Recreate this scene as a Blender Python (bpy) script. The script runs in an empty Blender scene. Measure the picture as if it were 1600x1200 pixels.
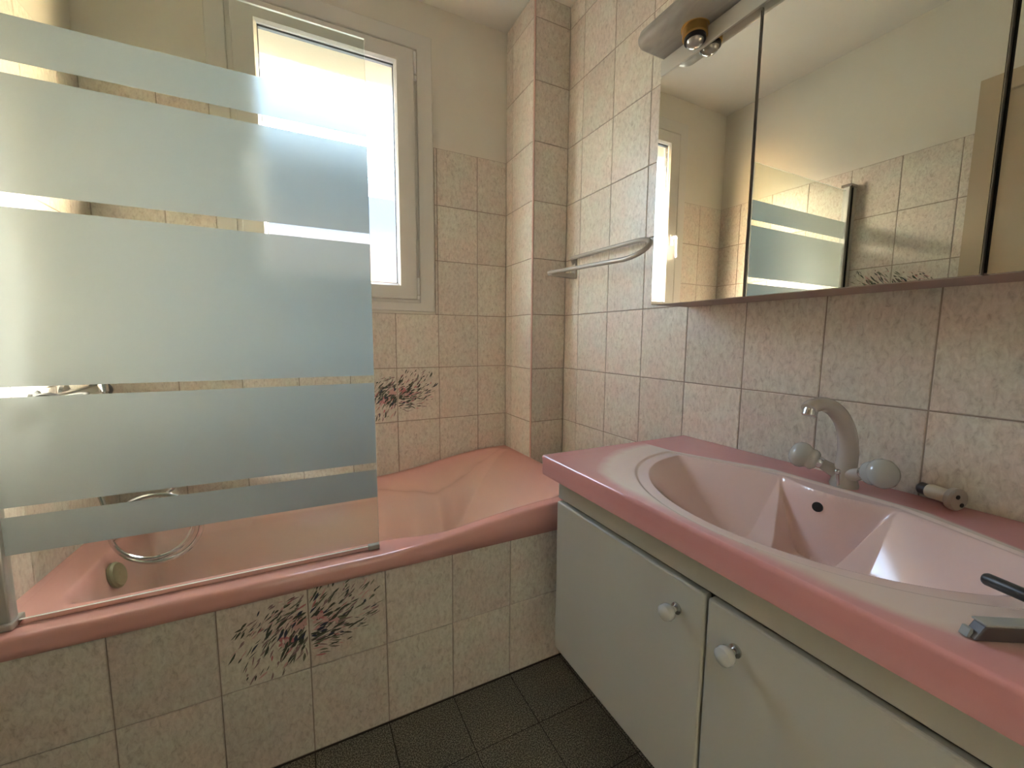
import bpy, bmesh, math, random
from mathutils import Vector, Matrix

random.seed(7)
SC = bpy.context.scene
COL = SC.collection

# ------------------------------------------------------------------ camera
cam_d = bpy.data.cameras.new('camera')
cam_d.sensor_fit = 'HORIZONTAL'
cam_d.sensor_width = 36.0
cam_d.lens = 36.0 * 646.55 / 1600.0
cam_d.clip_start = 0.02
cam = bpy.data.objects.new('camera', cam_d)
COL.objects.link(cam)
_r = Vector((0.89250386, -0.45098971, 0.00671883))
_u = Vector((0.04336263, 0.10062246, 0.99397928))
_f = Vector((0.44895049, 0.88683899, -0.10936203))
m = Matrix.Identity(4)
for i in range(3):
    m[i][0] = _r[i]; m[i][1] = _u[i]; m[i][2] = -_f[i]
m[0][3], m[1][3], m[2][3] = -1.1340967, -1.95540748, 1.15425513
cam.matrix_world = m
SC.camera = cam

# ------------------------------------------------------------------ world, sun, exposure
SUN_TO = Vector((-1.0, -0.62, -0.60)).normalized()
world = bpy.data.worlds.new('sky'); SC.world = world
world.use_nodes = True
wn = world.node_tree
for n in list(wn.nodes): wn.nodes.remove(n)
w_out = wn.nodes.new('ShaderNodeOutputWorld')
w_bg = wn.nodes.new('ShaderNodeBackground')
w_sky = wn.nodes.new('ShaderNodeTexSky')
w_sky.sky_type = 'NISHITA'
w_sky.sun_disc = False
w_sky.sun_elevation = math.asin(-SUN_TO.z)
w_sky.sun_rotation = math.atan2(-SUN_TO.x, -SUN_TO.y)
w_sky.air_density = 1.0; w_sky.dust_density = 2.0
w_bg.inputs['Strength'].default_value = 0.75
w_tint = wn.nodes.new('ShaderNodeMix'); w_tint.data_type = 'RGBA'; w_tint.blend_type = 'MULTIPLY'
w_tint.inputs[0].default_value = 1.0
w_tint.inputs[7].default_value = (1.0, .89, .75, 1)      # warm white balance of the photograph
wn.links.new(w_sky.outputs[0], w_tint.inputs[6])
wn.links.new(w_tint.outputs[2], w_bg.inputs[0])
wn.links.new(w_bg.outputs[0], w_out.inputs[0])

sun_d = bpy.data.lights.new('sun', 'SUN')
sun_d.energy = 12.0
sun_d.angle = math.radians(9)
sun_d.color = (1.0, 0.96, 0.90)
sun = bpy.data.objects.new('sun', sun_d); COL.objects.link(sun)
sun.rotation_euler = SUN_TO.to_track_quat('-Z', 'Y').to_euler()
sun.location = (3, 3, 5)

portal_d = bpy.data.lights.new('window_portal', 'AREA')
portal_d.shape = 'RECTANGLE'; portal_d.size = 0.53; portal_d.size_y = 0.96
portal_d.cycles.is_portal = True
portal = bpy.data.objects.new('window_portal', portal_d); COL.objects.link(portal)
portal.location = (-0.983, 0.075, 1.86)
portal.rotation_euler = (math.radians(-90), 0, 0)

FILL_W = .68     # power of the added fill light in the hall, used below
vs = SC.view_settings
vs.view_transform = 'Standard'; vs.look = 'None'
vs.exposure = 3.32; vs.gamma = 1.0
vs.use_curve_mapping = False
SC.cycles.use_denoising = True
SC.cycles.max_bounces = 16
SC.cycles.diffuse_bounces = 8
SC.cycles.transmission_bounces = 12
SC.cycles.transparent_max_bounces = 24
SC.cycles.sample_clamp_indirect = 8.0

# ------------------------------------------------------------------ materials
def new_mat(name):
    mt = bpy.data.materials.new(name); mt.use_nodes = True
    nt = mt.node_tree
    bs = nt.nodes['Principled BSDF']
    return mt, nt, bs

def plain(name, col, rough=0.5, metal=0.0, spec=0.5, coat=0.0, var=0.0, vscale=20.0, bump=0.0, bscale=200.0, emit=None):
    mt, nt, bs = new_mat(name)
    bs.inputs['Base Color'].default_value = (*col, 1)
    bs.inputs['Roughness'].default_value = rough
    bs.inputs['Metallic'].default_value = metal
    bs.inputs['Specular IOR Level'].default_value = spec
    bs.inputs['Coat Weight'].default_value = coat
    bs.inputs['Coat Roughness'].default_value = 0.05
    geo = nt.nodes.new('ShaderNodeNewGeometry')
    if var > 0:
        nz = nt.nodes.new('ShaderNodeTexNoise')
        nz.inputs['Scale'].default_value = vscale; nz.inputs['Detail'].default_value = 6
        nt.links.new(geo.outputs['Position'], nz.inputs['Vector'])
        mx = nt.nodes.new('ShaderNodeMix'); mx.data_type = 'RGBA'
        mx.inputs[6].default_value = (*[c * (1 - var) for c in col], 1)
        mx.inputs[7].default_value = (*[min(1, c * (1 + var)) for c in col], 1)
        nt.links.new(nz.outputs['Fac'], mx.inputs[0])
        nt.links.new(mx.outputs[2], bs.inputs['Base Color'])
    if bump > 0:
        nb = nt.nodes.new('ShaderNodeTexNoise')
        nb.inputs['Scale'].default_value = bscale; nb.inputs['Detail'].default_value = 3
        nt.links.new(geo.outputs['Position'], nb.inputs['Vector'])
        bp = nt.nodes.new('ShaderNodeBump'); bp.inputs['Strength'].default_value = bump
        bp.inputs['Distance'].default_value = 0.002
        nt.links.new(nb.outputs['Fac'], bp.inputs['Height'])
        nt.links.new(bp.outputs[0], bs.inputs['Normal'])
    if emit:
        bs.inputs['Emission Color'].default_value = (*emit[0], 1)
        bs.inputs['Emission Strength'].default_value = emit[1]
    return mt

def ramp(nt, stops):
    r = nt.nodes.new('ShaderNodeValToRGB')
    el = r.color_ramp.elements
    while len(el) > 1: el.remove(el[-1])
    el[0].position = stops[0][0]; el[0].color = (*stops[0][1], 1)
    for p, c in stops[1:]:
        e = el.new(p); e.color = (*c, 1)
    return r

def tile_mat():
    mt, nt, bs = new_mat('mottled_beige_glazed_tile')
    geo = nt.nodes.new('ShaderNodeNewGeometry')
    oi = nt.nodes.new('ShaderNodeObjectInfo')
    mul = nt.nodes.new('ShaderNodeMath'); mul.operation = 'MULTIPLY'; mul.inputs[1].default_value = 37.0
    nt.links.new(oi.outputs['Random'], mul.inputs[0])
    add = nt.nodes.new('ShaderNodeVectorMath'); add.operation = 'ADD'
    nt.links.new(geo.outputs['Position'], add.inputs[0]); nt.links.new(mul.outputs[0], add.inputs[1])
    mp = nt.nodes.new('ShaderNodeMapping'); mp.inputs['Scale'].default_value = (1, 1, .55)
    mp.inputs['Rotation'].default_value = (.35, .35, 0)
    nt.links.new(add.outputs[0], mp.inputs['Vector'])
    n1 = nt.nodes.new('ShaderNodeTexNoise'); n1.inputs['Scale'].default_value = 100; n1.inputs['Detail'].default_value = 6
    n1.inputs['Roughness'].default_value = .65; n1.inputs['Distortion'].default_value = .7
    n2 = nt.nodes.new('ShaderNodeTexNoise'); n2.inputs['Scale'].default_value = 11; n2.inputs['Detail'].default_value = 3
    nt.links.new(mp.outputs[0], n1.inputs['Vector']); nt.links.new(add.outputs[0], n2.inputs['Vector'])
    r1 = ramp(nt, [(0.30, (.45, .395, .34)), (0.44, (.60, .545, .485)), (0.58, (.68, .63, .565)), (.74, (.75, .705, .645))])
    nt.links.new(n1.outputs['Fac'], r1.inputs[0])
    r2 = ramp(nt, [(0.35, (1.0, .93, .90)), (0.65, (.96, 1.0, .95))])
    nt.links.new(n2.outputs['Fac'], r2.inputs[0])
    mx = nt.nodes.new('ShaderNodeMix'); mx.data_type = 'RGBA'; mx.blend_type = 'MULTIPLY'; mx.inputs[0].default_value = 1
    nt.links.new(r1.outputs[0], mx.inputs[6]); nt.links.new(r2.outputs[0], mx.inputs[7])
    # slight batch difference between tiles
    mr = nt.nodes.new('ShaderNodeMapRange'); mr.inputs['To Min'].default_value = .93; mr.inputs['To Max'].default_value = 1.04
    nt.links.new(oi.outputs['Random'], mr.inputs['Value'])
    hs = nt.nodes.new('ShaderNodeHueSaturation')
    nt.links.new(mr.outputs[0], hs.inputs['Value']); nt.links.new(mx.outputs[2], hs.inputs['Color'])
    nt.links.new(hs.outputs[0], bs.inputs['Base Color'])
    bs.inputs['Roughness'].default_value = 0.32
    bs.inputs['Specular IOR Level'].default_value = 0.45
    bp = nt.nodes.new('ShaderNodeBump'); bp.inputs['Strength'].default_value = .12; bp.inputs['Distance'].default_value = .002
    nt.links.new(n1.outputs['Fac'], bp.inputs['Height']); nt.links.new(bp.outputs[0], bs.inputs['Normal'])
    return mt

def floor_tile_mat():
    mt, nt, bs = new_mat('dark_speckled_stoneware')
    geo = nt.nodes.new('ShaderNodeNewGeometry')
    n1 = nt.nodes.new('ShaderNodeTexNoise'); n1.inputs['Scale'].default_value = 300; n1.inputs['Detail'].default_value = 2
    n2 = nt.nodes.new('ShaderNodeTexNoise'); n2.inputs['Scale'].default_value = 9; n2.inputs['Detail'].default_value = 3
    for n in (n1, n2): nt.links.new(geo.outputs['Position'], n.inputs['Vector'])
    r1 = ramp(nt, [(0.38, (.04, .037, .028)), (0.5, (.12, .112, .086)), (0.60, (.34, .325, .26))])
    nt.links.new(n1.outputs['Fac'], r1.inputs[0])
    r2 = ramp(nt, [(0.3, (.8, .8, .8)), (0.7, (1, 1, 1))]); nt.links.new(n2.outputs['Fac'], r2.inputs[0])
    mx = nt.nodes.new('ShaderNodeMix'); mx.data_type = 'RGBA'; mx.blend_type = 'MULTIPLY'; mx.inputs[0].default_value = 1
    nt.links.new(r1.outputs[0], mx.inputs[6]); nt.links.new(r2.outputs[0], mx.inputs[7])
    nt.links.new(mx.outputs[2], bs.inputs['Base Color'])
    bs.inputs['Roughness'].default_value = 0.5
    return mt

def glaze_mat(name, stops, rough=.09):
    """two-tone airbrushed sanitary glaze; the tone is a property of the moulding (attribute 'tone')"""
    mt, nt, bs = new_mat(name)
    at = nt.nodes.new('ShaderNodeAttribute'); at.attribute_name = 'tone'
    geo = nt.nodes.new('ShaderNodeNewGeometry')
    nz = nt.nodes.new('ShaderNodeTexNoise'); nz.inputs['Scale'].default_value = 30; nz.inputs['Detail'].default_value = 5
    nt.links.new(geo.outputs['Position'], nz.inputs['Vector'])
    sub = nt.nodes.new('ShaderNodeMath'); sub.operation = 'MULTIPLY_ADD'; sub.inputs[1].default_value = .10; 
    nt.links.new(nz.outputs['Fac'], sub.inputs[0])
    ad = nt.nodes.new('ShaderNodeMath'); ad.operation = 'SUBTRACT'; ad.inputs[1].default_value = .05
    nt.links.new(at.outputs['Fac'], ad.inputs[0]); nt.links.new(ad.outputs[0], sub.inputs[2])
    r = ramp(nt, stops); nt.links.new(sub.outputs[0], r.inputs[0])
    nt.links.new(r.outputs[0], bs.inputs['Base Color'])
    bs.inputs['Roughness'].default_value = rough
    bs.inputs['Specular IOR Level'].default_value = .85
    return mt

def clear_glass_mat(name, tint=(.93, .97, .95), refl=1.0):
    mt = bpy.data.materials.new(name); mt.use_nodes = True
    nt = mt.node_tree
    for n in list(nt.nodes): nt.nodes.remove(n)
    out = nt.nodes.new('ShaderNodeOutputMaterial')
    tr = nt.nodes.new('ShaderNodeBsdfTransparent'); tr.inputs[0].default_value = (*tint, 1)
    gl = nt.nodes.new('ShaderNodeBsdfGlossy'); gl.inputs['Roughness'].default_value = .02
    lw = nt.nodes.new('ShaderNodeLayerWeight'); lw.inputs[0].default_value = .5
    pw = nt.nodes.new('ShaderNodeMath'); pw.operation = 'POWER'; pw.inputs[1].default_value = 5.0
    nt.links.new(lw.outputs['Facing'], pw.inputs[0])
    ml = nt.nodes.new('ShaderNodeMath'); ml.operation = 'MULTIPLY_ADD'; ml.inputs[1].default_value = .9 * refl; ml.inputs[2].default_value = .035 * refl
    mx = nt.nodes.new('ShaderNodeMixShader')
    nt.links.new(pw.outputs[0], ml.inputs[0]); nt.links.new(ml.outputs[0], mx.inputs[0])
    nt.links.new(tr.outputs[0], mx.inputs[1]); nt.links.new(gl.outputs[0], mx.inputs[2])
    nt.links.new(mx.outputs[0], out.inputs[0])
    return mt

def obscure_glass_mat():
    """patterned bathroom glazing: part of the light passes straight, the rest is scattered"""
    mt = bpy.data.materials.new('obscure_window_glass'); mt.use_nodes = True
    nt = mt.node_tree
    for n in list(nt.nodes): nt.nodes.remove(n)
    out = nt.nodes.new('ShaderNodeOutputMaterial')
    geo = nt.nodes.new('ShaderNodeNewGeometry')
    nz = nt.nodes.new('ShaderNodeTexNoise'); nz.inputs['Scale'].default_value = 130; nz.inputs['Detail'].default_value = 2
    nt.links.new(geo.outputs['Position'], nz.inputs['Vector'])
    bp = nt.nodes.new('ShaderNodeBump'); bp.inputs['Strength'].default_value = .5; bp.inputs['Distance'].default_value = .003
    nt.links.new(nz.outputs['Fac'], bp.inputs['Height'])
    tr = nt.nodes.new('ShaderNodeBsdfTransparent'); tr.inputs[0].default_value = (.95, .98, 1, 1)
    rf = nt.nodes.new('ShaderNodeBsdfRefraction'); rf.inputs['Roughness'].default_value = .35; rf.inputs['IOR'].default_value = 1.18
    rf.inputs[0].default_value = (.95, .98, 1, 1)
    nt.links.new(bp.outputs[0], rf.inputs['Normal'])
    gl = nt.nodes.new('ShaderNodeBsdfGlossy'); gl.inputs['Roughness'].default_value = .15
    m1 = nt.nodes.new('ShaderNodeMixShader'); m1.inputs[0].default_value = .72
    nt.links.new(tr.outputs[0], m1.inputs[1]); nt.links.new(rf.outputs[0], m1.inputs[2])
    m2 = nt.nodes.new('ShaderNodeMixShader'); m2.inputs[0].default_value = .05
    nt.links.new(m1.outputs[0], m2.inputs[1]); nt.links.new(gl.outputs[0], m2.inputs[2])
    nt.links.new(m2.outputs[0], out.inputs[0])
    return mt

def frosted_mat():
    mt = bpy.data.materials.new('frosted_screen_film'); mt.use_nodes = True
    nt = mt.node_tree
    for n in list(nt.nodes): nt.nodes.remove(n)
    out = nt.nodes.new('ShaderNodeOutputMaterial')
    tl = nt.nodes.new('ShaderNodeBsdfTranslucent'); tl.inputs[0].default_value = (.325, .352, .33, 1)
    df = nt.nodes.new('ShaderNodeBsdfDiffuse'); df.inputs[0].default_value = (.385, .41, .385, 1)
    rf = nt.nodes.new('ShaderNodeBsdfRefraction'); rf.inputs['Roughness'].default_value = .42; rf.inputs['IOR'].default_value = 1.22
    rf.inputs[0].default_value = (.28, .315, .355, 1)
    m1 = nt.nodes.new('ShaderNodeMixShader'); m1.inputs[0].default_value = .38
    nt.links.new(tl.outputs[0], m1.inputs[1]); nt.links.new(df.outputs[0], m1.inputs[2])
    m2 = nt.nodes.new('ShaderNodeMixShader'); m2.inputs[0].default_value = .22
    nt.links.new(m1.outputs[0], m2.inputs[1]); nt.links.new(rf.outputs[0], m2.inputs[2])
    nt.links.new(m2.outputs[0], out.inputs[0])
    return mt

def brushed_mat():
    mt, nt, bs = new_mat('grey_marbled_pelmet')
    geo = nt.nodes.new('ShaderNodeNewGeometry')
    mp = nt.nodes.new('ShaderNodeMapping'); mp.inputs['Scale'].default_value = (9, 2.2, 9)
    nt.links.new(geo.outputs['Position'], mp.inputs['Vector'])
    nz = nt.nodes.new('ShaderNodeTexNoise'); nz.inputs['Scale'].default_value = 2.2; nz.inputs['Detail'].default_value = 5; nz.inputs['Distortion'].default_value = 1.2
    nt.links.new(mp.outputs[0], nz.inputs['Vector'])
    r = ramp(nt, [(.3, (.27, .25, .22)), (.5, (.34, .32, .285)), (.7, (.41, .39, .35))])
    nt.links.new(nz.outputs['Fac'], r.inputs[0]); nt.links.new(r.outputs[0], bs.inputs['Base Color'])
    bs.inputs['Roughness'].default_value = .3
    return mt

M = dict(
    tile=tile_mat(), floor_tile=floor_tile_mat(),
    grout=plain('beige_grout', (.30, .245, .20), .85, var=.12, vscale=40),
    floor_grout=plain('dark_floor_grout', (.035, .032, .026), .9),
    plaster=plain('cream_plaster', (.65, .615, .535), .85, var=.03, vscale=6, bump=.08, bscale=260),
    ceiling=plain('white_ceiling_paint', (.64, .615, .56), .9, var=.02, vscale=5),
    pvc=plain('white_window_pvc', (.62, .60, .55), .4, var=.02, vscale=8),
    gasket=plain('grey_gasket', (.10, .10, .105), .6),
    white=plain('white_plastic', (.82, .81, .78), .3),
    pink_trim=plain('pink_edge_trim', (.62, .40, .34), .35),
    door=plain('beige_painted_door', (.46, .37, .26), .55, var=.04, vscale=12),
    salmon=glaze_mat('salmon_bath_glaze', [(0, (.68, .355, .315)), (.35, (.70, .425, .365)), (1, (.73, .53, .46))], .12),
    rose=glaze_mat('rose_basin_glaze', [(0.0, (.60, .265, .26)), (.30, (.62, .32, .31)), (.50, (.70, .57, .50)), (.72, (.71, .55, .50)), (1, (.72, .53, .49))], .07),
    cabinet=plain('pale_grey_green_lacquer', (.46, .45, .385), .45, var=.03, vscale=7),
    gap_shade=plain('painted_gap_shade', (.05, .045, .04), .8),  # near-black colour standing in for shade in the door gaps
    ceramic=plain('grey_white_ceramic', (.44, .44, .41), .12, spec=.6),
    faucet=plain('warm_grey_enamel', (.44, .405, .37), .2, spec=.6),
    chrome=plain('chrome', (.62, .62, .62), .14, metal=1.0),
    satin=plain('satin_grey_metal', (.42, .385, .34), .38, metal=.35),
    profile=plain('brushed_profile', (.50, .49, .46), .32, metal=.6),
    gold=plain('brass_gold', (.58, .36, .12), .28, metal=1.0),
    black=plain('black_plastic', (.012, .012, .012), .35),
    bulb=plain('bulb_glass', (.55, .53, .50), .05, metal=.6),
    mirror=plain('mirror_silvering', (.88, .87, .80), .006, metal=1.0),
    brushed=brushed_mat(),
    glass=clear_glass_mat('clear_screen_glass'),
    glass_edge=plain('pale_glass_edge', (.78, .82, .76), .1, spec=.6),
    obscure=obscure_glass_mat(), frosted=frosted_mat(),
    seal=clear_glass_mat('clear_seal_strip', (.66, .63, .58), .5),
    ivory=plain('ivory_plastic', (.62, .55, .40), .35),
    olive=plain('olive_tarnished_metal', (.34, .33, .20), .35, metal=.4, var=.15, vscale=80),
    dark_metal=plain('dark_grey_metal', (.055, .05, .047), .4, metal=.3),
    greybrown=plain('grey_brown_plastic', (.055, .045, .045), .45),
    rubber=plain('grey_rubber', (.30, .31, .29), .5),
    p_dark=plain('print_dark_green', (.045, .055, .038), .35),
    p_olive=plain('print_olive', (.14, .145, .10), .35),
    p_navy=plain('print_navy', (.02, .028, .06), .35),
    p_pink=plain('print_pink', (.48, .17, .18), .35),
    p_rose=plain('print_pale_rose', (.58, .34, .32), .35),
    p_mauve=plain('print_mauve', (.26, .17, .17), .35),
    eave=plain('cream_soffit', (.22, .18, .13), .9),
    cream_wall=plain('cream_render', (.86, .76, .60), .9),
    far_wall=plain('blue_grey_house_wall', (.095, .105, .14), .9),
    ground=plain('grey_ground', (.20, .20, .19), .95),
    terracotta=plain('terracotta_roof', (.26, .145, .09), .85, var=.15, vscale=3),
    turquoise=plain('turquoise_panel', (.30, .68, .72), .7),
)

# ------------------------------------------------------------------ mesh helpers
class MB:
    """collects geometry into one mesh"""
    def __init__(s): s.v = []; s.f = []; s.mi = []; s.cur = 0
    def add(s, vs, fs):
        o = len(s.v); s.v += [tuple(p) for p in vs]
        for f in fs: s.f.append(tuple(i + o for i in f)); s.mi.append(s.cur)
        return s
    def box(s, x0, x1, y0, y1, z0, z1):
        x0, x1 = sorted((x0, x1)); y0, y1 = sorted((y0, y1)); z0, z1 = sorted((z0, z1))
        v = [(x0, y0, z0), (x1, y0, z0), (x1, y1, z0), (x0, y1, z0), (x0, y0, z1), (x1, y0, z1), (x1, y1, z1), (x0, y1, z1)]
        return s.add(v, [(3, 2, 1, 0), (4, 5, 6, 7), (0, 1, 5, 4), (1, 2, 6, 5), (2, 3, 7, 6), (3, 0, 4, 7)])
    def lathe(s, prof, origin, axis=(0, 0, 1), seg=24, sx=1.0):
        """prof: list of (radius, height along axis)"""
        ax = Vector(axis).normalized()
        a = ax.orthogonal().normalized(); b = ax.cross(a)
        o = Vector(origin); vs = []; fs = []; rings = []
        for r, h in prof:
            if r <= 1e-6:
                rings.append([len(vs)]); vs.append(o + ax * h)
            else:
                rings.append(list(range(len(vs), len(vs) + seg)))
                for k in range(seg):
                    t = 2 * math.pi * k / seg
                    vs.append(o + ax * h + (a * math.cos(t) * sx + b * math.sin(t)) * r)
        for A, B in zip(rings, rings[1:]):
            for k in range(seg):
                k2 = (k + 1) % seg
                if len(A) == 1 and len(B) == 1: continue
                if len(A) == 1: fs.append((A[0], B[k2], B[k]))
                elif len(B) == 1: fs.append((A[k], A[k2], B[0]))
                else: fs.append((A[k], A[k2], B[k2], B[k]))
        if len(rings[0]) > 1: fs.append(tuple(reversed(rings[0])))
        if len(rings[-1]) > 1: fs.append(tuple(rings[-1]))
        return s.add(vs, fs)
    def ball(s, c, r, axis=(0, 0, 1), squash=1.0, seg=28, n=14):
        prof = [(r * math.sin(math.pi * i / n), -r * squash * math.cos(math.pi * i / n)) for i in range(n + 1)]
        prof[0] = (0, -r * squash); prof[-1] = (0, r * squash)
        return s.lathe(prof, c, axis, seg)
    def tube(s, pts, rad, seg=14, closed=False):
        P = [Vector(p) for p in pts]; n = len(P)
        R = rad if isinstance(rad, (list, tuple)) else [rad] * n
        T = []
        for i in range(n):
            a = P[(i - 1) % n] if (closed or i > 0) else P[i]
            b = P[(i + 1) % n] if (closed or i < n - 1) else P[i]
            T.append((b - a).normalized())
        nrm = T[0].orthogonal().normalized(); vs = []; fs = []
        for i in range(n):
            nrm = (nrm - T[i] * nrm.dot(T[i])).normalized()
            bn = T[i].cross(nrm)
            for k in range(seg):
                t = 2 * math.pi * k / seg
                vs.append(P[i] + (nrm * math.cos(t) + bn * math.sin(t)) * R[i])
        for i in range(n if closed else n - 1):
            j = (i + 1) % n
            for k in range(seg):
                k2 = (k + 1) % seg
                fs.append((i * seg + k, i * seg + k2, j * seg + k2, j * seg + k))
        if not closed:
            fs.append(tuple(reversed(range(seg)))); fs.append(tuple(range((n - 1) * seg, n * seg)))
        return s.add(vs, fs)
    def ring(s, ox0, ox1, oz0, oz1, ix0, ix1, iz0, iz1, y_front, y_back, bev_o=0.0, bev_i=0.0):
        """flat rectangular frame in XZ, front at y_front, chamfered on outer / inner arris"""
        def rect(x0, x1, z0, z1, y): return [(x0, y, z0), (x1, y, z0), (x1, y, z1), (x0, y, z1)]
        loops = [rect(ox0, ox1, oz0, oz1, y_back), rect(ox0, ox1, oz0, oz1, y_front + bev_o),
                 rect(ox0 + bev_o, ox1 - bev_o, oz0 + bev_o, oz1 - bev_o, y_front),
                 rect(ix0 - bev_i, ix1 + bev_i, iz0 - bev_i, iz1 + bev_i, y_front),
                 rect(ix0, ix1, iz0, iz1, y_front + bev_i), rect(ix0, ix1, iz0, iz1, y_back)]
        vs = [p for l in loops for p in l]; fs = []
        L = len(loops)
        for a in range(L):
            b = (a + 1) % L
            for k in range(4):
                k2 = (k + 1) % 4
                fs.append((a * 4 + k, a * 4 + k2, b * 4 + k2, b * 4 + k))
        return s.add(vs, fs)
    def mesh(s, name, mats, smooth=False, angle=None):
        me = bpy.data.meshes.new(name)
        me.from_pydata(s.v, [], s.f)
        for mt in (mats if isinstance(mats, (list, tuple)) else [mats]): me.materials.append(mt)
        for p, k in zip(me.polygons, s.mi): p.material_index = k
        bm = bmesh.new(); bm.from_mesh(me)
        bmesh.ops.recalc_face_normals(bm, faces=bm.faces[:])
        bm.to_mesh(me); bm.free()
        if smooth:
            me.shade_smooth()
            if angle: me.set_sharp_from_angle(angle=math.radians(angle))
        me.update()
        return me
    def build(s, name, mats, parent=None, smooth=False, angle=35, bevel=0.0, bseg=2):
        me = s.mesh(name, mats, smooth, angle)
        if bevel > 0:
            bm = bmesh.new(); bm.from_mesh(me)
            bmesh.ops.remove_doubles(bm, verts=bm.verts[:], dist=1e-6)
            es = [e for e in bm.edges if len(e.link_faces) == 2 and e.calc_face_angle(0) > math.radians(40)]
            bmesh.ops.bevel(bm, geom=es, offset=bevel, segments=bseg, affect='EDGES', profile=.5)
            for f_ in bm.faces: f_.smooth = False
            bm.to_mesh(me); bm.free()
        return link(name, me, parent)

def link(name, data, parent=None):
    o = bpy.data.objects.new(name, data); COL.objects.link(o)
    if parent: o.parent = parent
    return o
def empty(name, loc=(0, 0, 0)):
    # parts are modelled in world coordinates, so the Empty keeps an identity inverse through matrix_parent_inverse
    o = bpy.data.objects.new(name, None); COL.objects.link(o)
    o.location = loc; o.empty_display_size = .05
    return o
def adopt(root):
    inv = Matrix.Translation(root.location).inverted()
    for c in root.children: c.matrix_parent_inverse = inv
def tag(o, label, cat, kind=None, group=None):
    o['label'] = label; o['category'] = cat
    if kind: o['kind'] = kind
    if group: o['group'] = group
    return o
def sstep(t):
    t = max(0.0, min(1.0, t)); return t * t * (3 - 2 * t)

def smin(a, b, k):
    h = max(0.0, k - abs(a - b)) / k
    return min(a, b) - h * h * k * .25

# ------------------------------------------------------------------ room dimensions
LW, RW = -1.757, 0.0                # finished faces of left / right tiling
Y_BACK, Y_REAR = 0.0, -2.45
CEIL = 2.62
PIL_X, PIL_Y = -0.184, -0.2723      # boxed corner
APR = -0.784                        # bath apron face
PX, PZ = 0.2025, 0.2525
ZR = [0.0032 + PZ * i for i in range(11)]   # horizontal joints from the floor up
GAP = 0.0028
TH = 0.004                          # tile face in front of the wall body

_tile_cache = {}
def tile_mesh(w, h, mat):
    key = (round(w, 4), round(h, 4), mat.name)
    if key not in _tile_cache:
        b = 0.0016; d = 0.0075; a, c = w / 2, h / 2
        vs = []
        for (ww, hh, y) in ((a, c, d), (a, c, b), (a - b, c - b, 0)):
            vs += [(-ww, y, -hh), (ww, y, -hh), (ww, y, hh), (-ww, y, hh)]
        fs = [(8, 9, 10, 11)]
        for l in (0, 4):
            for k in range(4):
                k2 = (k + 1) % 4
                fs.append((l + k, l + k2, l + 4 + k2, l + 4 + k))
        mb = MB().add(vs, fs)
        _tile_cache[key] = mb.mesh('tile', mat)
    return _tile_cache[key]

ROT = {'back': (0, 0, 0), 'right': (0, 0, -math.pi / 2), 'left': (0, 0, math.pi / 2), 'floor': (-math.pi / 2, 0, 0)}
def put_tile(parent, side, u0, u1, v0, v1, plane, mat=None, name='tile'):
    """u: horizontal wall coordinate, v: height (for the floor u = X, v = Y); plane: coordinate of the tile face"""
    mat = mat or M['tile']
    u0, u1 = sorted((u0, u1)); v0, v1 = sorted((v0, v1))
    w, h = u1 - u0 - GAP, v1 - v0 - GAP
    if w < .006 or h < .006: return None
    o = link(name, tile_mesh(w, h, mat), parent)
    cu, cv = (u0 + u1) / 2, (v0 + v1) / 2
    j = random.uniform(-.0005, .0003)
    if side == 'back': o.location = (cu, plane + j, cv)
    elif side == 'right': o.location = (plane + j, cu, cv)
    elif side == 'left': o.location = (plane - j, cu, cv)
    else: o.location = (cu, cv, plane)
    o.rotation_euler = ROT[side]
    return o

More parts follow.
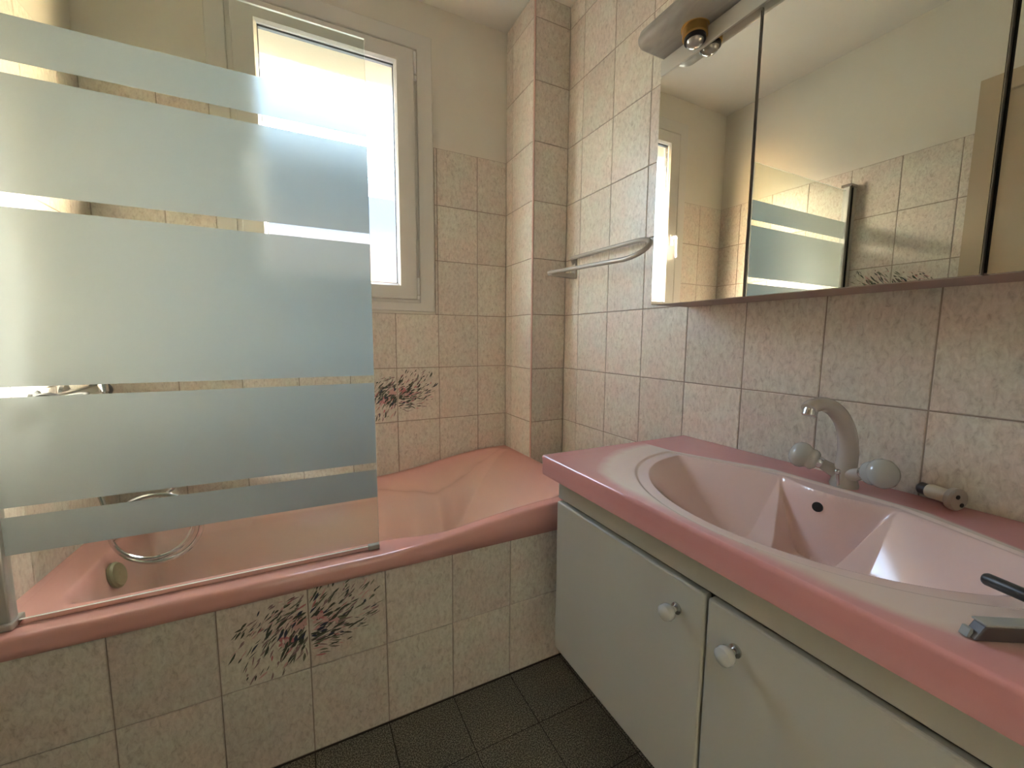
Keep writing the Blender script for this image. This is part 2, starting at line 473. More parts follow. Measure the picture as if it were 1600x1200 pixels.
# ---- floral print: flat brush strokes on two neighbouring tiles
def floral_print(tile, half, seed):
    rnd = random.Random(seed)
    names = ['p_dark', 'p_olive', 'p_navy', 'p_pink', 'p_rose', 'p_mauve']
    mb = MB(); y = -.0004
    sgn = -1 if half == 'l' else 1
    W = .0975
    def stroke(cx, cy, ang, L, w, mi, bend=.0):
        nonlocal y
        y -= .000002
        dx, dy = math.cos(ang), math.sin(ang); nx, ny = -dy, dx
        pts = []
        prof = [(-.5, .04), (-.25, .62), (.05, 1), (.3, .7), (.5, .06)]
        top = []; bot = []
        for t, k in prof:
            bx = bend * L * (t * t - .1)
            X = cx + dx * t * L + nx * bx; Y = cy + dy * t * L + ny * bx
            top.append((X + nx * w * k, Y + ny * w * k)); bot.append((X - nx * w * k, Y - ny * w * k))
        loop = top + bot[::-1]
        loop = [(max(-W, min(W, p[0])), max(-.118, min(.118, p[1]))) for p in loop]
        mb.cur = mi
        o = len(mb.v)
        mb.add([(p[0], y, p[1]) for p in loop], [(0, 1, 8, 9), (1, 2, 7, 8), (2, 3, 6, 7), (3, 4, 5, 6)])
    # local centre of the bouquet: the joint between the two tiles
    ox = .1 if half == 'l' else -.1
    def flow(px, pz):
        # strokes sweep from lower left to upper right, fanning out from the middle
        base = math.radians(50) if half == 'l' else math.radians(24)
        return base + .9 * (pz - .0) / .1 * (-.35 if half == 'l' else .75) + rnd.gauss(0, .22)
    n = 205
    for _ in range(n):
        d = .012 + .175 * rnd.random() ** .8
        a = rnd.uniform(-1.5, 1.5)
        px = sgn * d * math.cos(a); pz = .66 * d * math.sin(a)
        pz += (.16 if half == 'r' else -.10) * max(0, d - .06)
        x = px + ox; z = pz + (-.008 if half == 'l' else .010)
        if abs(x) > .093 or abs(z) > .113 or rnd.random() < max(0, d - .12) * 4: continue
        k = rnd.random()
        mi = 0 if k < .34 else 1 if k < .56 else 2 if k < .63 else 5 if k < .84 else 4 if k < .95 else 3
        big = 1.25 if d < .11 else .95
        stroke(x, z, flow(px, pz), big * rnd.uniform(.010, .036), big * rnd.uniform(.0009, .0031), mi, rnd.uniform(-.25, .25))
    # flowers close to the joint
    cs = [(-.052, -.022, 'p')] if half == 'l' else [(.022, .022, 'p')]
    cs += [(-.018, .018, 'r')] if half == 'l' else [(.055, .004, 'r')]
    for cx, cz, kind in cs:
        for _ in range(13):
            t = rnd.uniform(0, 6.28); rr = rnd.uniform(.002, .018)
            mi = 3 if (kind == 'p' and rnd.random() < .55) else 4
            stroke(cx + ox + rr * math.cos(t), cz + rr * .7 * math.sin(t), t + rnd.gauss(0, .5), rnd.uniform(.012, .022), rnd.uniform(.003, .0055), mi)
    for _ in range(14):   # dark leaves tucked under the flowers
        x0 = ox + sgn * rnd.uniform(.01, .075); z0 = rnd.uniform(-.045, .05)
        stroke(x0, z0, flow(0, z0), rnd.uniform(.018, .030), rnd.uniform(.003, .0046), rnd.choice([0, 0, 2]))
    o = mb.build('floral_print', [M[k] for k in names], tile)
    o['label'] = 'painted spray of pink flowers with dark green strokes'
    return o

# ================================================================== structure
# ---- floor
fl = MB().box(LW - .1, RW + .1, Y_REAR - .1, .06, -.15, -.002).build('floor', M['floor_grout'])
tag(fl, 'dark grey speckled square floor tiles', 'floor', 'structure')
fx = [-.5427 + PX * 2 - PX * i for i in range(0, 9)]
fx = [0.0] + [x for x in fx if LW < x < -.02] + [LW]
fy = [APR] + [APR - .2 - PX * i for i in range(0, 9)]
fy = [y for y in fy if y > Y_REAR + .02] + [Y_REAR]
for a, b in zip(fx, fx[1:]):
    for c, d in zip(fy, fy[1:]):
        put_tile(fl, 'floor', a, b, c, d, 0.0, M['floor_tile'], 'floor_tile')

# ---- ceiling
ce = MB().box(LW - .1, RW + .1, Y_REAR - .1, .06, CEIL, CEIL + .1).build('ceiling', M['ceiling'])
tag(ce, 'plain off-white painted ceiling', 'ceiling', 'structure')

# ---- back wall with window opening
WX0, WX1, WZ0, WZ1 = -1.30, -.667, 1.345, 2.385
wb = MB()
wb.box(LW - .1, WX0, TH, .06, 0, CEIL); wb.box(WX1, RW + .1, TH, .06, 0, CEIL)
wb.box(WX0, WX1, TH, .06, 0, WZ0); wb.box(WX0, WX1, TH, .06, WZ1, CEIL)
wall_back = wb.build('wall_back', M['plaster'])
tag(wall_back, 'cream window wall with beige tiling around the window', 'wall', 'structure')
g = MB()
TOP = ZR[8]
g.box(LW, -1.402, .0018, TH, .42, TOP); g.box(-1.402, -.556, .0018, TH, .42, ZR[5]); g.box(-.556, PIL_X, .0018, TH, .42, TOP)
g.build('grout', M['grout'], wall_back)
bx = [PIL_X] + [-.3402 - PX * j for j in range(7)] + [LW]
bx = [x for x in bx if x >= LW]
for a, b in zip(bx, bx[1:]):
    for r in range(2, 8):
        z0, z1 = ZR[r], ZR[r + 1]
        u0, u1 = b, a
        if r == 2: z0 = .46
        if r >= 5:
            if u0 >= -1.40 and u1 <= -.545: continue
            if u0 < -.556 < u1: u0 = -.556
            if u0 < -1.402 < u1: u1 = -1.402
        t = put_tile(wall_back, 'back', u0, u1, z0, z1, Y_BACK)
        if r == 3 and abs(u1 + .745) < .01: floral_print(t, 'l', 11)
        if r == 3 and abs(u0 + .745) < .01: floral_print(t, 'r', 12)

# ---- right wall (fully tiled)
wall_right = MB().box(TH, .1, Y_REAR - .1, .06, 0, CEIL).build('wall_right', M['plaster'])
tag(wall_right, 'fully tiled beige wall behind basin and mirror', 'wall', 'structure')
MB().box(.0018, TH, Y_REAR, PIL_Y, 0, CEIL).build('grout', M['grout'], wall_right)
ry = [PIL_Y] + [-.3802 - PX * k for k in range(11)]
ry = [y for y in ry if y > Y_REAR] + [Y_REAR]
zz = ZR + [CEIL]
for a, b in zip(ry, ry[1:]):
    for z0, z1 in zip(zz, zz[1:]):
        if b > APR - .03 and z1 < .4: continue
        put_tile(wall_right, 'right', b, a, z0, z1, RW)

# ---- left wall with door
wl = MB()
DY0, DY1, DZ = -1.19, -2.02, 2.22
wl.box(LW - TH, LW - .1, DY0 - .05, .06, 0, CEIL); wl.box(LW - TH, LW - .1, Y_REAR - .1, DY1 + .05, 0, CEIL)
wl.box(LW - TH, LW - .1, DY1 + .05, DY0 - .05, DZ - .05, CEIL)
wall_left = wl.build('wall_left', M['plaster'])
tag(wall_left, 'cream wall with half-height beige tiling beside the bath and door', 'wall', 'structure')
g = MB(); g.box(LW - .0018, LW - TH, DY0, 0, .42, TOP); g.box(LW - .0018, LW - TH, DY0, APR, 0, .42)
g.build('grout', M['grout'], wall_left)
ly = [0.0] + [-.1425 - PX * k for k in range(6)] + [DY0]
for a, b in zip(ly, ly[1:]):
    for r in range(0, 8):
        z0, z1 = ZR[r], ZR[r + 1]
        if a > APR + .05 and r < 2: continue
        if a > APR + .05 and r == 2: z0 = .46
        t = put_tile(wall_left, 'left', b, a, z0, z1, LW)
        if r == 5 and t and abs(b + .9525) < .01: floral_print(t, 'r', 21)
        if r == 5 and t and abs(a + .9525) < .01: floral_print(t, 'l', 22)

# ---- rear wall
wr = MB()
wr.box(LW - .1, -1.46, Y_REAR, Y_REAR - .1, 0, CEIL); wr.box(-.66, RW + .1, Y_REAR, Y_REAR - .1, 0, CEIL)
wr.box(-1.46, -.66, Y_REAR, Y_REAR - .1, 2.06, CEIL)  # doorway opening added to let the fill light through
wr = wr.build('wall_rear', M['plaster'])
tag(wr, 'plain cream wall opposite the window', 'wall', 'structure')

hw = MB()  # hallway added out of view to hold the fill light
hw.box(-2.3, -2.2, -4.1, Y_REAR - .1, 0, 2.62); hw.box(.2, .3, -4.1, Y_REAR - .1, 0, 2.62)
hw.box(-2.3, .3, -4.1, -4.0, 0, 2.62); hw.box(-2.3, .3, -4.1, Y_REAR - .1, 2.62, 2.72); hw.box(-2.3, .3, -4.1, Y_REAR - .1, -.1, 0)
hw = hw.build('wall_added_hall', M['plaster'])
tag(hw, 'added unseen cream hallway beyond the open doorway behind the viewer', 'wall', 'structure')

# ---- boxed pipe corner
wc = MB().box(PIL_X + TH, 0, PIL_Y + TH, .004, 0, CEIL).build('wall_corner', M['plaster'])
tag(wc, 'tiled boxed-in corner between window wall and basin wall', 'wall', 'structure')
g = MB(); g.box(PIL_X + .0018, 0, PIL_Y + .0018, .002, .4, CEIL)
g.build('grout', M['grout'], wc)
for z0, z1 in zip(zz, zz[1:]):
    if z1 < .4: continue
    z0 = max(z0, .42)
    put_tile(wc, 'back', PIL_X + .007, 0, z0, z1, PIL_Y)
    # flank facing the bath
    put_tile(wc, 'right', -.066, 0, z0, z1, PIL_X)
    put_tile(wc, 'right', PIL_Y + .007, -.066, z0, z1, PIL_X)
t1 = MB()
t1.lathe([(.0042, .42), (.0042, CEIL)], (PIL_X + .0035, PIL_Y + .0035, 0), (0, 0, 1), 12)
t1 = t1.build('trim_1', M['pink_trim'], None, True)
tag(t1, 'thin pink edging strip on the tiled corner', 'trim', 'structure')

# ---- bath apron
ap = MB()
ap.box(LW, 0, APR + TH, APR + .05, 0, .497)
wall_apron = ap.build('wall_bath_apron', M['grout'])
tag(wall_apron, 'beige tiled apron under the pink bath rim', 'wall', 'structure')
lg = MB().box(-.182, 0, APR + .052, PIL_Y - .001, .0, .494).build('wall_ledge', M['tile'])
tag(lg, 'low beige ledge between bath end and basin wall', 'ledge', 'structure')
axs = [0.0, -.1377, -.3402] + [-.5427 - PX * i for i in range(7)]
axs = [x for x in axs if x > LW + .01] + [LW]
for a, b in zip(axs, axs[1:]):
    if a > -.01: continue
    put_tile(wall_apron, 'back', b, a, ZR[0], ZR[1], APR)
    t = put_tile(wall_apron, 'back', b, a, ZR[1], .499, APR)
    if abs(a + .9477) < .01: floral_print(t, 'r', 31)
    if abs(b + 1.3527) < .01: floral_print(t, 'l', 32)

# ---- window
win = empty('window_1', (-.983, .0, 1.277))
tag(win, 'white framed window with obscure glass above the bath', 'window', 'structure')
MB().ring(-1.40, -.562, 1.277, 2.478, -1.335, -.632, 1.318, 2.41, -.010, .006, .003, .003).build('window_casing', M['pvc'], win)
MB().ring(-1.345, -.622, 1.306, 2.42, -1.300, -.667, 1.346, 2.384, -.002, .03, .001, .004).build('window_frame', M['pvc'], win)
sash = MB().ring(-1.318, -.648, 1.330, 2.398, -1.235, -.732, 1.398, 2.325, -.026, .024, .004, .010).build('sash', M['pvc'], win)
gk = MB().ring(-1.237, -.730, 1.396, 2.327, -1.2315, -.7355, 1.4015, 2.3185, -.006, .012).build('gasket', M['gasket'], sash)
pane = MB().box(-1.236, -.731, .0095, .0125, 1.397, 2.326)
pane = MB().add([(-1.236, .010, 1.397), (-.731, .010, 1.397), (-.731, .010, 2.326), (-1.236, .010, 2.326)], [(0, 1, 2, 3)]).build('pane', M['obscure'], sash)
pane['label'] = 'obscure patterned glass pane'
for z0, z1 in ((2.30, 2.395), (1.352, 1.43)):
    h = MB().lathe([(.0, z0), (.006, z0 + .002), (.006, z1 - .002), (.0, z1)], (-.641, -.016, 0), (0, 0, 1), 12)
    h.lathe([(.0, z0 - .022), (.0072, z0 - .02), (.0072, z0 - .004), (.0, z0 - .003)], (-.641, -.016, 0), (0, 0, 1), 12)
    h.build('hinge', M['white'], win, True)
h = MB().box(-1.291, -1.265, -.034, -.026, 1.735, 1.80)
h.tube([(-1.278, -.03, 1.78), (-1.278, -.062, 1.78), (-1.279, -.068, 1.772), (-1.283, -.066, 1.70), (-1.288, -.064, 1.66)], [.010, .010, .011, .0095, .008], 12)
h.build('handle', M['white'], sash, True)
adopt(win)

# ---- door in left wall (seen in the mirror)
dr = empty('door_1', (LW, -1.6, 0))
tag(dr, 'beige painted door in the wall opposite the mirror', 'door', 'structure')
d = MB()
for y0, y1, z0, z1 in ((DY0, DY0 - .07, 0, DZ), (DY1 + .07, DY1, 0, DZ), (DY0 - .07, DY1 + .07, DZ - .07, DZ)):
    d.box(LW - .09, LW + .018, y0, y1, z0, z1)
d.build('door_frame', M['door'], dr)
leaf = MB().box(LW - .045, LW + .004, DY0 - .073, DY1 + .073, .008, DZ - .073).build('door_leaf', M['door'], dr)
hd = MB().tube([(LW + .004, -1.90, 1.05), (LW + .05, -1.90, 1.05), (LW + .055, -1.88, 1.05), (LW + .055, -1.80, 1.05)], .009, 10)
hd.build('door_handle', M['chrome'], leaf, True)
adopt(dr)

# ================================================================== outside
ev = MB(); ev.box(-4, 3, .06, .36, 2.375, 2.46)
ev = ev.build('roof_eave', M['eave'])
tag(ev, 'cream roof eave outside above the window', 'eave', 'structure')
nb = empty('neighbour_house', (-1, 9, -4))
tag(nb, 'pale house with terracotta roof seen blurred through the window', 'house')
MB().box(-9, 12, 9.6, 14, -4, 4.75).build('house_wall', M['far_wall'], nb)
MB().add([(-9.5, 8.0, 2.45), (12.5, 8.0, 2.45), (12.5, 9.6, 3.30), (-9.5, 9.6, 3.30), (-9.5, 8.0, 1.95), (12.5, 8.0, 1.95), (12.5, 9.6, 1.95), (-9.5, 9.6, 1.95)],
         [(0, 1, 2, 3), (4, 5, 1, 0), (3, 2, 6, 7), (4, 7, 6, 5), (5, 6, 2, 1), (0, 3, 7, 4)]).build('house_roof', M['terracotta'], nb)
MB().box(-9, 12, 8.3, 9.6, -4, 1.95).build('house_porch', M['cream_wall'], nb)
adopt(nb)
gd = MB().box(-30, 30, .3, 40, -4.1, -4).build('ground', M['ground'])
tag(gd, 'pale ground outside below the window', 'ground', 'structure')

# ================================================================== bathtub
def rim_z(x, y):
    zf = .545 + .052 * sstep((x + .98) / .62)
    zb = .508 + .077 * sstep((x + .90) / .66)
    t = max(0, min(1, -y / .78))
    return zb + (zf - zb) * t
def bath_z(x, y):
    z = rim_z(x, y)
    right = sstep((x + .95) / .2)
    yf = -.715 - .058 * right
    L = sstep((x + 1.668) / .115)
    Rr = sstep((-.200 - x) / .62) ** .85
    F = sstep((y - yf) / .13)
    # window side: short drop, arm-rest crease, then the main slope
    for (xa, ya, da), (xb, yb_, db) in zip(CREASE, CREASE[1:]):
        if x <= xb:
            break
    t = max(0.0, min(1.0, (x - xa) / (xb - xa))); t = t * .5 + sstep(t) * .5
    yc = ya + (yb_ - ya) * t; d1 = da + (db - da) * t
    if y > yc: back = d1 * sstep((-.020 - y) / (-.020 - yc)) if yc < -.021 else 0.0
    else: back = d1 + (.40 - d1) * sstep((yc - y) / .24)
    return z - max(0.0, smin(back, .385 * L * Rr * F, .05))
CREASE = [(-1.757, -.09, .030), (-.85, -.098, .036), (-.72, -.140, .066), (-.625, -.190, .092), (-.56, -.160, .090),
          (-.45, -.115, .076), (-.37, -.080, .045), (-.18, -.045, .010)]
NXB, NYB = 260, 150
x0, x1 = LW + .001, PIL_X - .001
ys = [-.002 - (.800 - .002) * j / NYB for j in range(NYB + 1)]
lip = [(-.8035, -.0006), (-.8075, -.0028), (-.8100, -.0070), (-.8110, -.0140), (-.8115, -.028), (-.8095, None), (-.788, None)]
mb = MB(); V = []; tone = []
rows = NYB + 1 + len(lip)
for i in range(NXB + 1):
    x = x0 + (x1 - x0) * i / NXB
    for y in ys:
        V.append((x, y, bath_z(x, y)));
        tone.append(min(1, (rim_z(x, y) - V[-1][2]) / .12))
    for y, dz in lip:
        V.append((x, y, rim_z(x, -.78) + dz if dz is not None else .499)); tone.append(0)
F = []
for i in range(NXB):
    for j in range(rows - 1):
        a = i * rows + j
        F.append((a, a + 1, a + rows + 1, a + rows))
mb.add(V, F)
tub = empty('bathtub', (-.97, -.4, .14))
tag(tub, 'salmon pink built-in bathtub under the window', 'bathtub')
me = mb.mesh('shell', M['salmon'], True)
at = me.attributes.new('tone', 'FLOAT', 'POINT'); at.data.foreach_set('value', tone)
link('shell', me, tub)
# overflow knob on the sloping tap end
wk = MB()
kc = Vector((-1.642, -.455, .474)); ka = Vector((.95, -.08, .28)).normalized()
wk.lathe([(.0, -.03), (.022, -.03), (.022, 0), (.034, .002), (.037, .006), (.037, .012), (.032, .017), (.012, .019), (.0, .0195)], kc, ka, 28)
ko = wk.build('overflow_knob', M['olive'], tub, True)
ko['label'] = 'round olive tarnished overflow knob'
dn = MB().lathe([(.0, 0), (.034, 0), (.036, .002), (.034, .004), (.026, .005), (.024, .003), (.0, .003)], (-1.36, -.40, bath_z(-1.36, -.40) + .0005), (0, 0, 1), 28)
dn.build('drain', M['chrome'], tub, True)
adopt(tub)

# ================================================================== shower screen
scr = empty('shower_screen', (-1.35, -.757, .545))
tag(scr, 'glass shower screen with frosted bands on the bath rim', 'shower screen')
gx0, gx1, gz0, gz1, gy0, gy1 = -1.712, -.959, .556, 1.912, -.7605, -.7545
gm = MB()
v = [(gx0, gy0, gz0), (gx1, gy0, gz0), (gx1, gy1, gz0), (gx0, gy1, gz0), (gx0, gy0, gz1), (gx1, gy0, gz1), (gx1, gy1, gz1), (gx0, gy1, gz1)]
gm.add(v, [(0, 1, 5, 4), (2, 3, 7, 6)]); gm.cur = 1
gm.add(v, [(3, 2, 1, 0), (4, 5, 6, 7), (1, 2, 6, 5), (3, 0, 4, 7)])
panel = gm.build('glass_panel', [M['glass'], M['glass_edge']], scr)
for z0, z1 in ((1.674, 1.757), (1.430, 1.651), (1.050, 1.403), (.801, 1.029), (.700, .781)):
    fb = MB().add([(gx0 + .004, gy0 - .0006, z0), (gx1 - .0005, gy0 - .0006, z0), (gx1 - .0005, gy0 - .0006, z1), (gx0 + .004, gy0 - .0006, z1)], [(0, 1, 2, 3)])
    o = fb.build('frosted_band', M['frosted'], panel); o['label'] = 'pale frosted band'
pf = MB()
pf.box(LW + .0005, -1.722, -.778, -.737, .548, 1.930)
pf.box(-1.7215, -1.700, -.772, -.743, .548, 1.930)
pf.build('hinge_profile', M['profile'], scr, bevel=.003)
MB().box(-1.7225, -1.7195, -.7795, -.7355, .552, 1.926).build('profile_groove', M['black'], scr)
MB().box(LW + .0005, -1.696, -.781, -.734, 1.930, 1.944).build('top_cap', M['chrome'], scr, bevel=.003)
MB().box(LW + .0005, -1.694, -.782, -.733, .5455, .560).build('bottom_cap', M['satin'], scr, bevel=.003)
MB().box(-1.694, gx1 - .01, -.7625, -.7525, .5455, .5555).build('seal_strip', M['seal'], scr)
MB().box(gx1 - .03, gx1 + .001, -.766, -.749, .5455, .559).build('seal_end', M['rubber'], scr, bevel=.002)
adopt(scr)

# ================================================================== bath mixer and hand shower
mx = empty('bath_mixer', (LW, -.38, .97))
tag(mx, 'chrome bath mixer with looping shower hose behind the frosted screen', 'faucet')
b = MB()
b.tube([(LW + .055, -.27, .985), (LW + .055, -.50, .985)], .021, 18)
b.tube([(LW + .055, -.385, .975), (LW + .10, -.385, .965), (LW + .15, -.385, .945), (LW + .175, -.385, .92)], [.016, .016, .014, .013], 14)
b.build('mixer_body', M['chrome'], mx, True)
for y in (-.31, -.46):
    MB().lathe([(.0, 0), (.030, 0), (.028, .008), (.014, .014), (.014, .055)], (LW + .0005, y, .985), (1, 0, 0), 20).build('wall_rosette', M['chrome'], mx, True)
for y, s in ((-.27, 1), (-.50, -1)):
    MB().lathe([(.012, 0), (.012, .012), (.026, .018), (.029, .035), (.026, .052), (.0, .056)], (LW + .055, y, .985), (0, s, 0), 20).build('mixer_knob', M['black'], mx, True)

pts = [(LW + .055, -.385, .962), (LW + .058, -.39, .90), (LW + .07, -.40, .80), (-1.655, -.42, .66), (-1.635, -.43, .585)]
for k in range(0, 40):
    a = math.radians(190 + k * 18)
    rr = .112 - .0006 * k
    c = (-1.535 - .0006 * k, -.445 + .0011 * k, .590)
    pts.append((c[0] + rr * math.cos(a), c[1] + .012 * math.sin(a * .5), c[2] + rr * .98 * math.sin(a)))
pts += [(-1.50, -.42, .70), (-1.56, -.40, .79), (-1.62, -.36, .88), (-1.65, -.34, .96), (-1.66, -.335, 1.0)]
# resample with Catmull-Rom for a smooth hose
def catmull(P, n=5):
    P = [Vector(p) for p in P]; out = []
    for i in range(len(P) - 1):
        p0, p1, p2, p3 = P[max(i - 1, 0)], P[i], P[i + 1], P[min(i + 2, len(P) - 1)]
        for k in range(n):
            t = k / n
            out.append(.5 * ((2 * p1) + (p2 - p0) * t + (2 * p0 - 5 * p1 + 4 * p2 - p3) * t * t + (3 * p1 - p0 - 3 * p2 + p3) * t ** 3))
    out.append(P[-1]); return out
MB().tube(catmull(pts, 4), .0066, 10).build('hose', M['chrome'], mx, True)
b = MB()
b.tube([(-1.66, -.335, .99), (-1.668, -.325, 1.05), (-1.68, -.31, 1.12), (-1.672, -.30, 1.17)], [.011, .012, .013, .014], 14)
b.lathe([(.0, -.012), (.018, -.012), (.034, .006), (.036, .016), (.0, .018)], (-1.668, -.297, 1.18), (.8, .15, -.58), 22)
b.build('shower_head', M['chrome'], mx, True)
adopt(mx)

# ================================================================== vanity cabinet
VY0, VY1 = -1.0, -2.0
vc = empty('vanity_cabinet', (-.25, -1.5, .267))
tag(vc, 'pale grey wall-hung vanity cabinet under the pink basin', 'cabinet')
c = MB()
c.box(-.500, -.006, VY0 - .024, VY0 - .042, .267, .776)
c.box(-.500, -.006, VY1 + .042, VY1 + .024, .267, .776)
c.box(-.500, -.006, VY0 - .042, VY1 + .042, .267, .285)
c.box(-.024, -.006, VY0 - .042, VY1 + .042, .285, .776)
c.build('carcass', M['cabinet'], vc)
MB().box(-.514, -.490, VY0 - .024, VY1 + .024, .7155, .776).build('top_rail', M['cabinet'], vc)
MB().box(-.5005, -.490, VY0 - .044, VY1 + .044, .286, .7150).build('gap_shade_board', M['gap_shade'], vc)  # dark board, paints the shade seen between the doors
for y0, y1, ky in ((-1.026, -1.5015, -1.443), (-1.5065, -1.974, -1.563)):
    dd = MB().box(-.521, -.501, y0, y1, .270, .7075).build('door', M['cabinet'], vc, bevel=.005, bseg=3)
    kn = empty('knob', (-.521, ky, .648)); kn.parent = dd
    kb = MB().lathe([(.011, .0), (.011, .003), (.006, .005), (.006, .014), (.009, .016)], (-.521, ky, .648), (-1, 0, 0), 20).build('knob_neck', M['chrome'], dd, True)
    kk = MB().lathe([(.0, .0135), (.009, .0145), (.0145, .020), (.0158, .027), (.0145, .034), (.009, .039), (.0, .041)], (-.521, ky, .648), (-1, 0, 0), 28).build('knob', M['ceramic'], dd, True)
    kk['label'] = 'round glossy pale ceramic knob'
    bpy.data.objects.remove(kn)
adopt(vc)

# ================================================================== washbasin top
UC = -1.497
def x_back(u):
    return -.106 - .33 * max(0.0, abs(u) - .11)
def dshape(x, y):
    """1 on the outline of the bowl: half ellipse to the front, splayed straight edge to the wall"""
    u = (y - UC) / .378
    v = x + .205
    if v < 0:
        return math.sqrt(u * u + (v / .327) ** 2)
    return (abs(u) ** 2.6 + (v / max(.012, x_back(y - UC) + .205)) ** 2.6) ** (1 / 2.6)
def basin_z(x, y):
    z = .835
    s = dshape(x, y)
    u = y - UC
    z -= .004 * sstep((1.0 - s) / .025)                # shallow ring round the bowl
    # sloping walls: steep towards the wall side, gentle at the ends and the front
    s2 = (math.sqrt((u / .378) ** 2 + ((x + .205) / .327) ** 2) if x < -.205 else abs(u) / .378)
    dB = 1.25 * (x_back(u) - .017 - x)
    dE = .28 * (.905 - s2)
    dep = max(0.0, smin(smin(dB, dE, .012), .132, .03)) if s < .985 else 0.0
    # upright scoop in the middle with the swelling tap platform behind it
    plat = -.116 - .038 * max(0.0, math.cos(min(1.0, abs(u) / .118) * math.pi / 2))
    wy = u / (.121 * math.sqrt(max(.004, 1 - ((x + .175) / .235) ** 2)) if x < -.175 else .121)
    side = sstep((1.0 - abs(wy)) / .70)
    front = sstep((x + .41) / .07)
    well = (.152 - .020 * min(1, abs(wy)) ** 2) * side * front
    if abs(u) < .121:
        kp = sstep((plat + .003 - x) / .016)
        m_ = sstep((.121 - abs(u)) / .012)
        dep = dep * (kp * m_ + 1 - m_)
        well *= kp
    return z - max(dep, well)
NX2, NY2 = 300, 560
gx = [-.002 - (.549 - .002) * i / NX2 for i in range(NX2 + 1)]
gyv = [VY0 - (VY0 - VY1) * j / NY2 for j in range(NY2 + 1)]
V = []; tone = []
for x in gx:
    for y in gyv:
        z = basin_z(x, y); V.append((x, y, z))
        s = dshape(x, y)
        # glaze: rose at the edge, pale halo round the bowl, soft pink inside
        hal = sstep((1.42 - s) / .32)
        t = .05 + .50 * hal if s > 1.0 else .60 + .4 * sstep((1.0 - s) / .12)
        e = min(1, (x + .549) / .05) ; t *= .55 + .45 * sstep(e) if s > 1 else 1
        if x > -.10 and s > 1: t *= .4
        tone.append(t)
F = []
R2 = NY2 + 1
for i in range(NX2):
    for j in range(NY2):
        a = i * R2 + j
        F.append((a, a + 1, a + R2 + 1, a + R2))
# rolled edge, going round left end, front and far end
peri = [(i, 0) for i in range(NX2 + 1)] + [(NX2, j) for j in range(1, NY2 + 1)] + [(i, NY2) for i in range(NX2 - 1, -1, -1)]
prof = [(.0028, -.0010), (.0046, -.0036), (.0052, -.0085), (.0030, -.028), (.0042, -.046), (.0030, -.0545), (-.012, -.0565)]
prev = [i * R2 + j for i, j in peri]
for off, dz in prof:
    cur = []
    for (i, j) in peri:
        x, y, z = V[i * R2 + j]
        ox = -1 if i == NX2 else 0; oy = 1 if j == 0 else (-1 if j == NY2 else 0)
        k = .75 if ox and oy else 1
        V.append((x + ox * off * k, y + oy * off * k, z + dz)); tone.append(.04 if dz > -.04 else .22); cur.append(len(V) - 1)
    for k in range(len(peri) - 1):
        F.append((prev[k], prev[k + 1], cur[k + 1], cur[k]))
    prev = cur
wbn = empty('washbasin', (-.27, -1.5, .78))
tag(wbn, 'dusty pink moulded washbasin top with oval bowl on the vanity', 'washbasin')
me = MB().add(V, F).mesh('basin_top', M['rose'], True, 60)
at = me.attributes.new('tone', 'FLOAT', 'POINT'); at.data.foreach_set('value', tone)
link('basin_top', me, wbn)
ov = MB()
oc = Vector((-.1545, -1.488, .797)); oa = Vector((-1, 0, .22)).normalized()
ov.lathe([(.0, 0), (.0105, 0), (.0105, .004), (.0, .0042)], oc, oa, 20)
o = ov.build('overflow_hole', M['black'], wbn, True, 40); o['label'] = 'dark round overflow hole'
dn = MB().lathe([(.0, 0), (.031, 0), (.032, .002), (.030, .004), (.022, .005), (.020, .003), (.0, .0035)], (-.285, UC, basin_z(-.285, UC) + .0005), (0, 0, 1), 28)
dn.build('drain', M['chrome'], wbn, True)
adopt(wbn)

# ================================================================== faucet
fc = empty('faucet', (-.078, -1.497, .835))
tag(fc, 'warm grey two-handle basin mixer with ball knobs and arched spout', 'faucet')
FX, FY = -.078, -1.497
b = MB()
b.lathe([(.0, .8352), (.026, .8352), (.0265, .840), (.024, .850), (.022, .866), (.019, .880), (.0165, .890)], (FX, FY, 0), (0, 0, 1), 28)
for s in (-1, 1):
    b.tube([(FX - .002, FY, .858), (FX - .010, FY + s * .022, .868), (FX - .018, FY + s * .040, .879)], [.0155, .0135, .0115], 16)
b.build('mixer_body', M['faucet'], fc, True)
sp = catmull([(FX, FY, .872), (FX + .004, FY, .915), (FX - .012, FY, .962), (FX - .052, FY, 1.002), (FX - .104, FY, 1.024), (FX - .150, FY, 1.024), (FX - .163, FY, 1.018)], 6)
n = len(sp)
MB().tube(sp, [.0205 - .0065 * min(1, i / (n * .75)) for i in range(n)], 20).build('spout', M['faucet'], fc, True, 50)
ae = MB().lathe([(.0, -.002), (.0125, -.002), (.0132, .002), (.0132, .011), (.011, .013), (.0, .0132)], (FX - .156, FY, 1.0165), (-.32, 0, -.95), 20)
ae.build('aerator', M['chrome'], fc, True)
for s in (-1, 1):
    ax = Vector((-.26, s * .86, .26)).normalized()
    kc = Vector((FX - .018, FY + s * .040, .879))
    MB().lathe([(.0115, -.004), (.0135, .0), (.0135, .006), (.010, .008)], kc, ax, 18).build('collar', M['chrome'], fc, True)
    kn = MB().lathe([(.010, .004), (.0175, .006), (.0225, .011), (.024, .017), (.0225, .023), (.0235, .025), (.0285, .032), (.030, .040), (.0275, .050), (.020, .058), (.010, .062), (.0, .063)], kc, ax, 32)
    o = kn.build('ball_knob', M['ceramic'], fc, True, 60); o['label'] = 'pale grey ball knob'
rod = MB().tube([(FX - .024, FY, .840), (FX - .030, FY, .868)], .003, 10)
rod.ball((FX - .031, FY, .872), .0065, (0, 0, 1), 1, 14, 8)
rod.build('waste_lever', M['chrome'], fc, True)
adopt(fc)

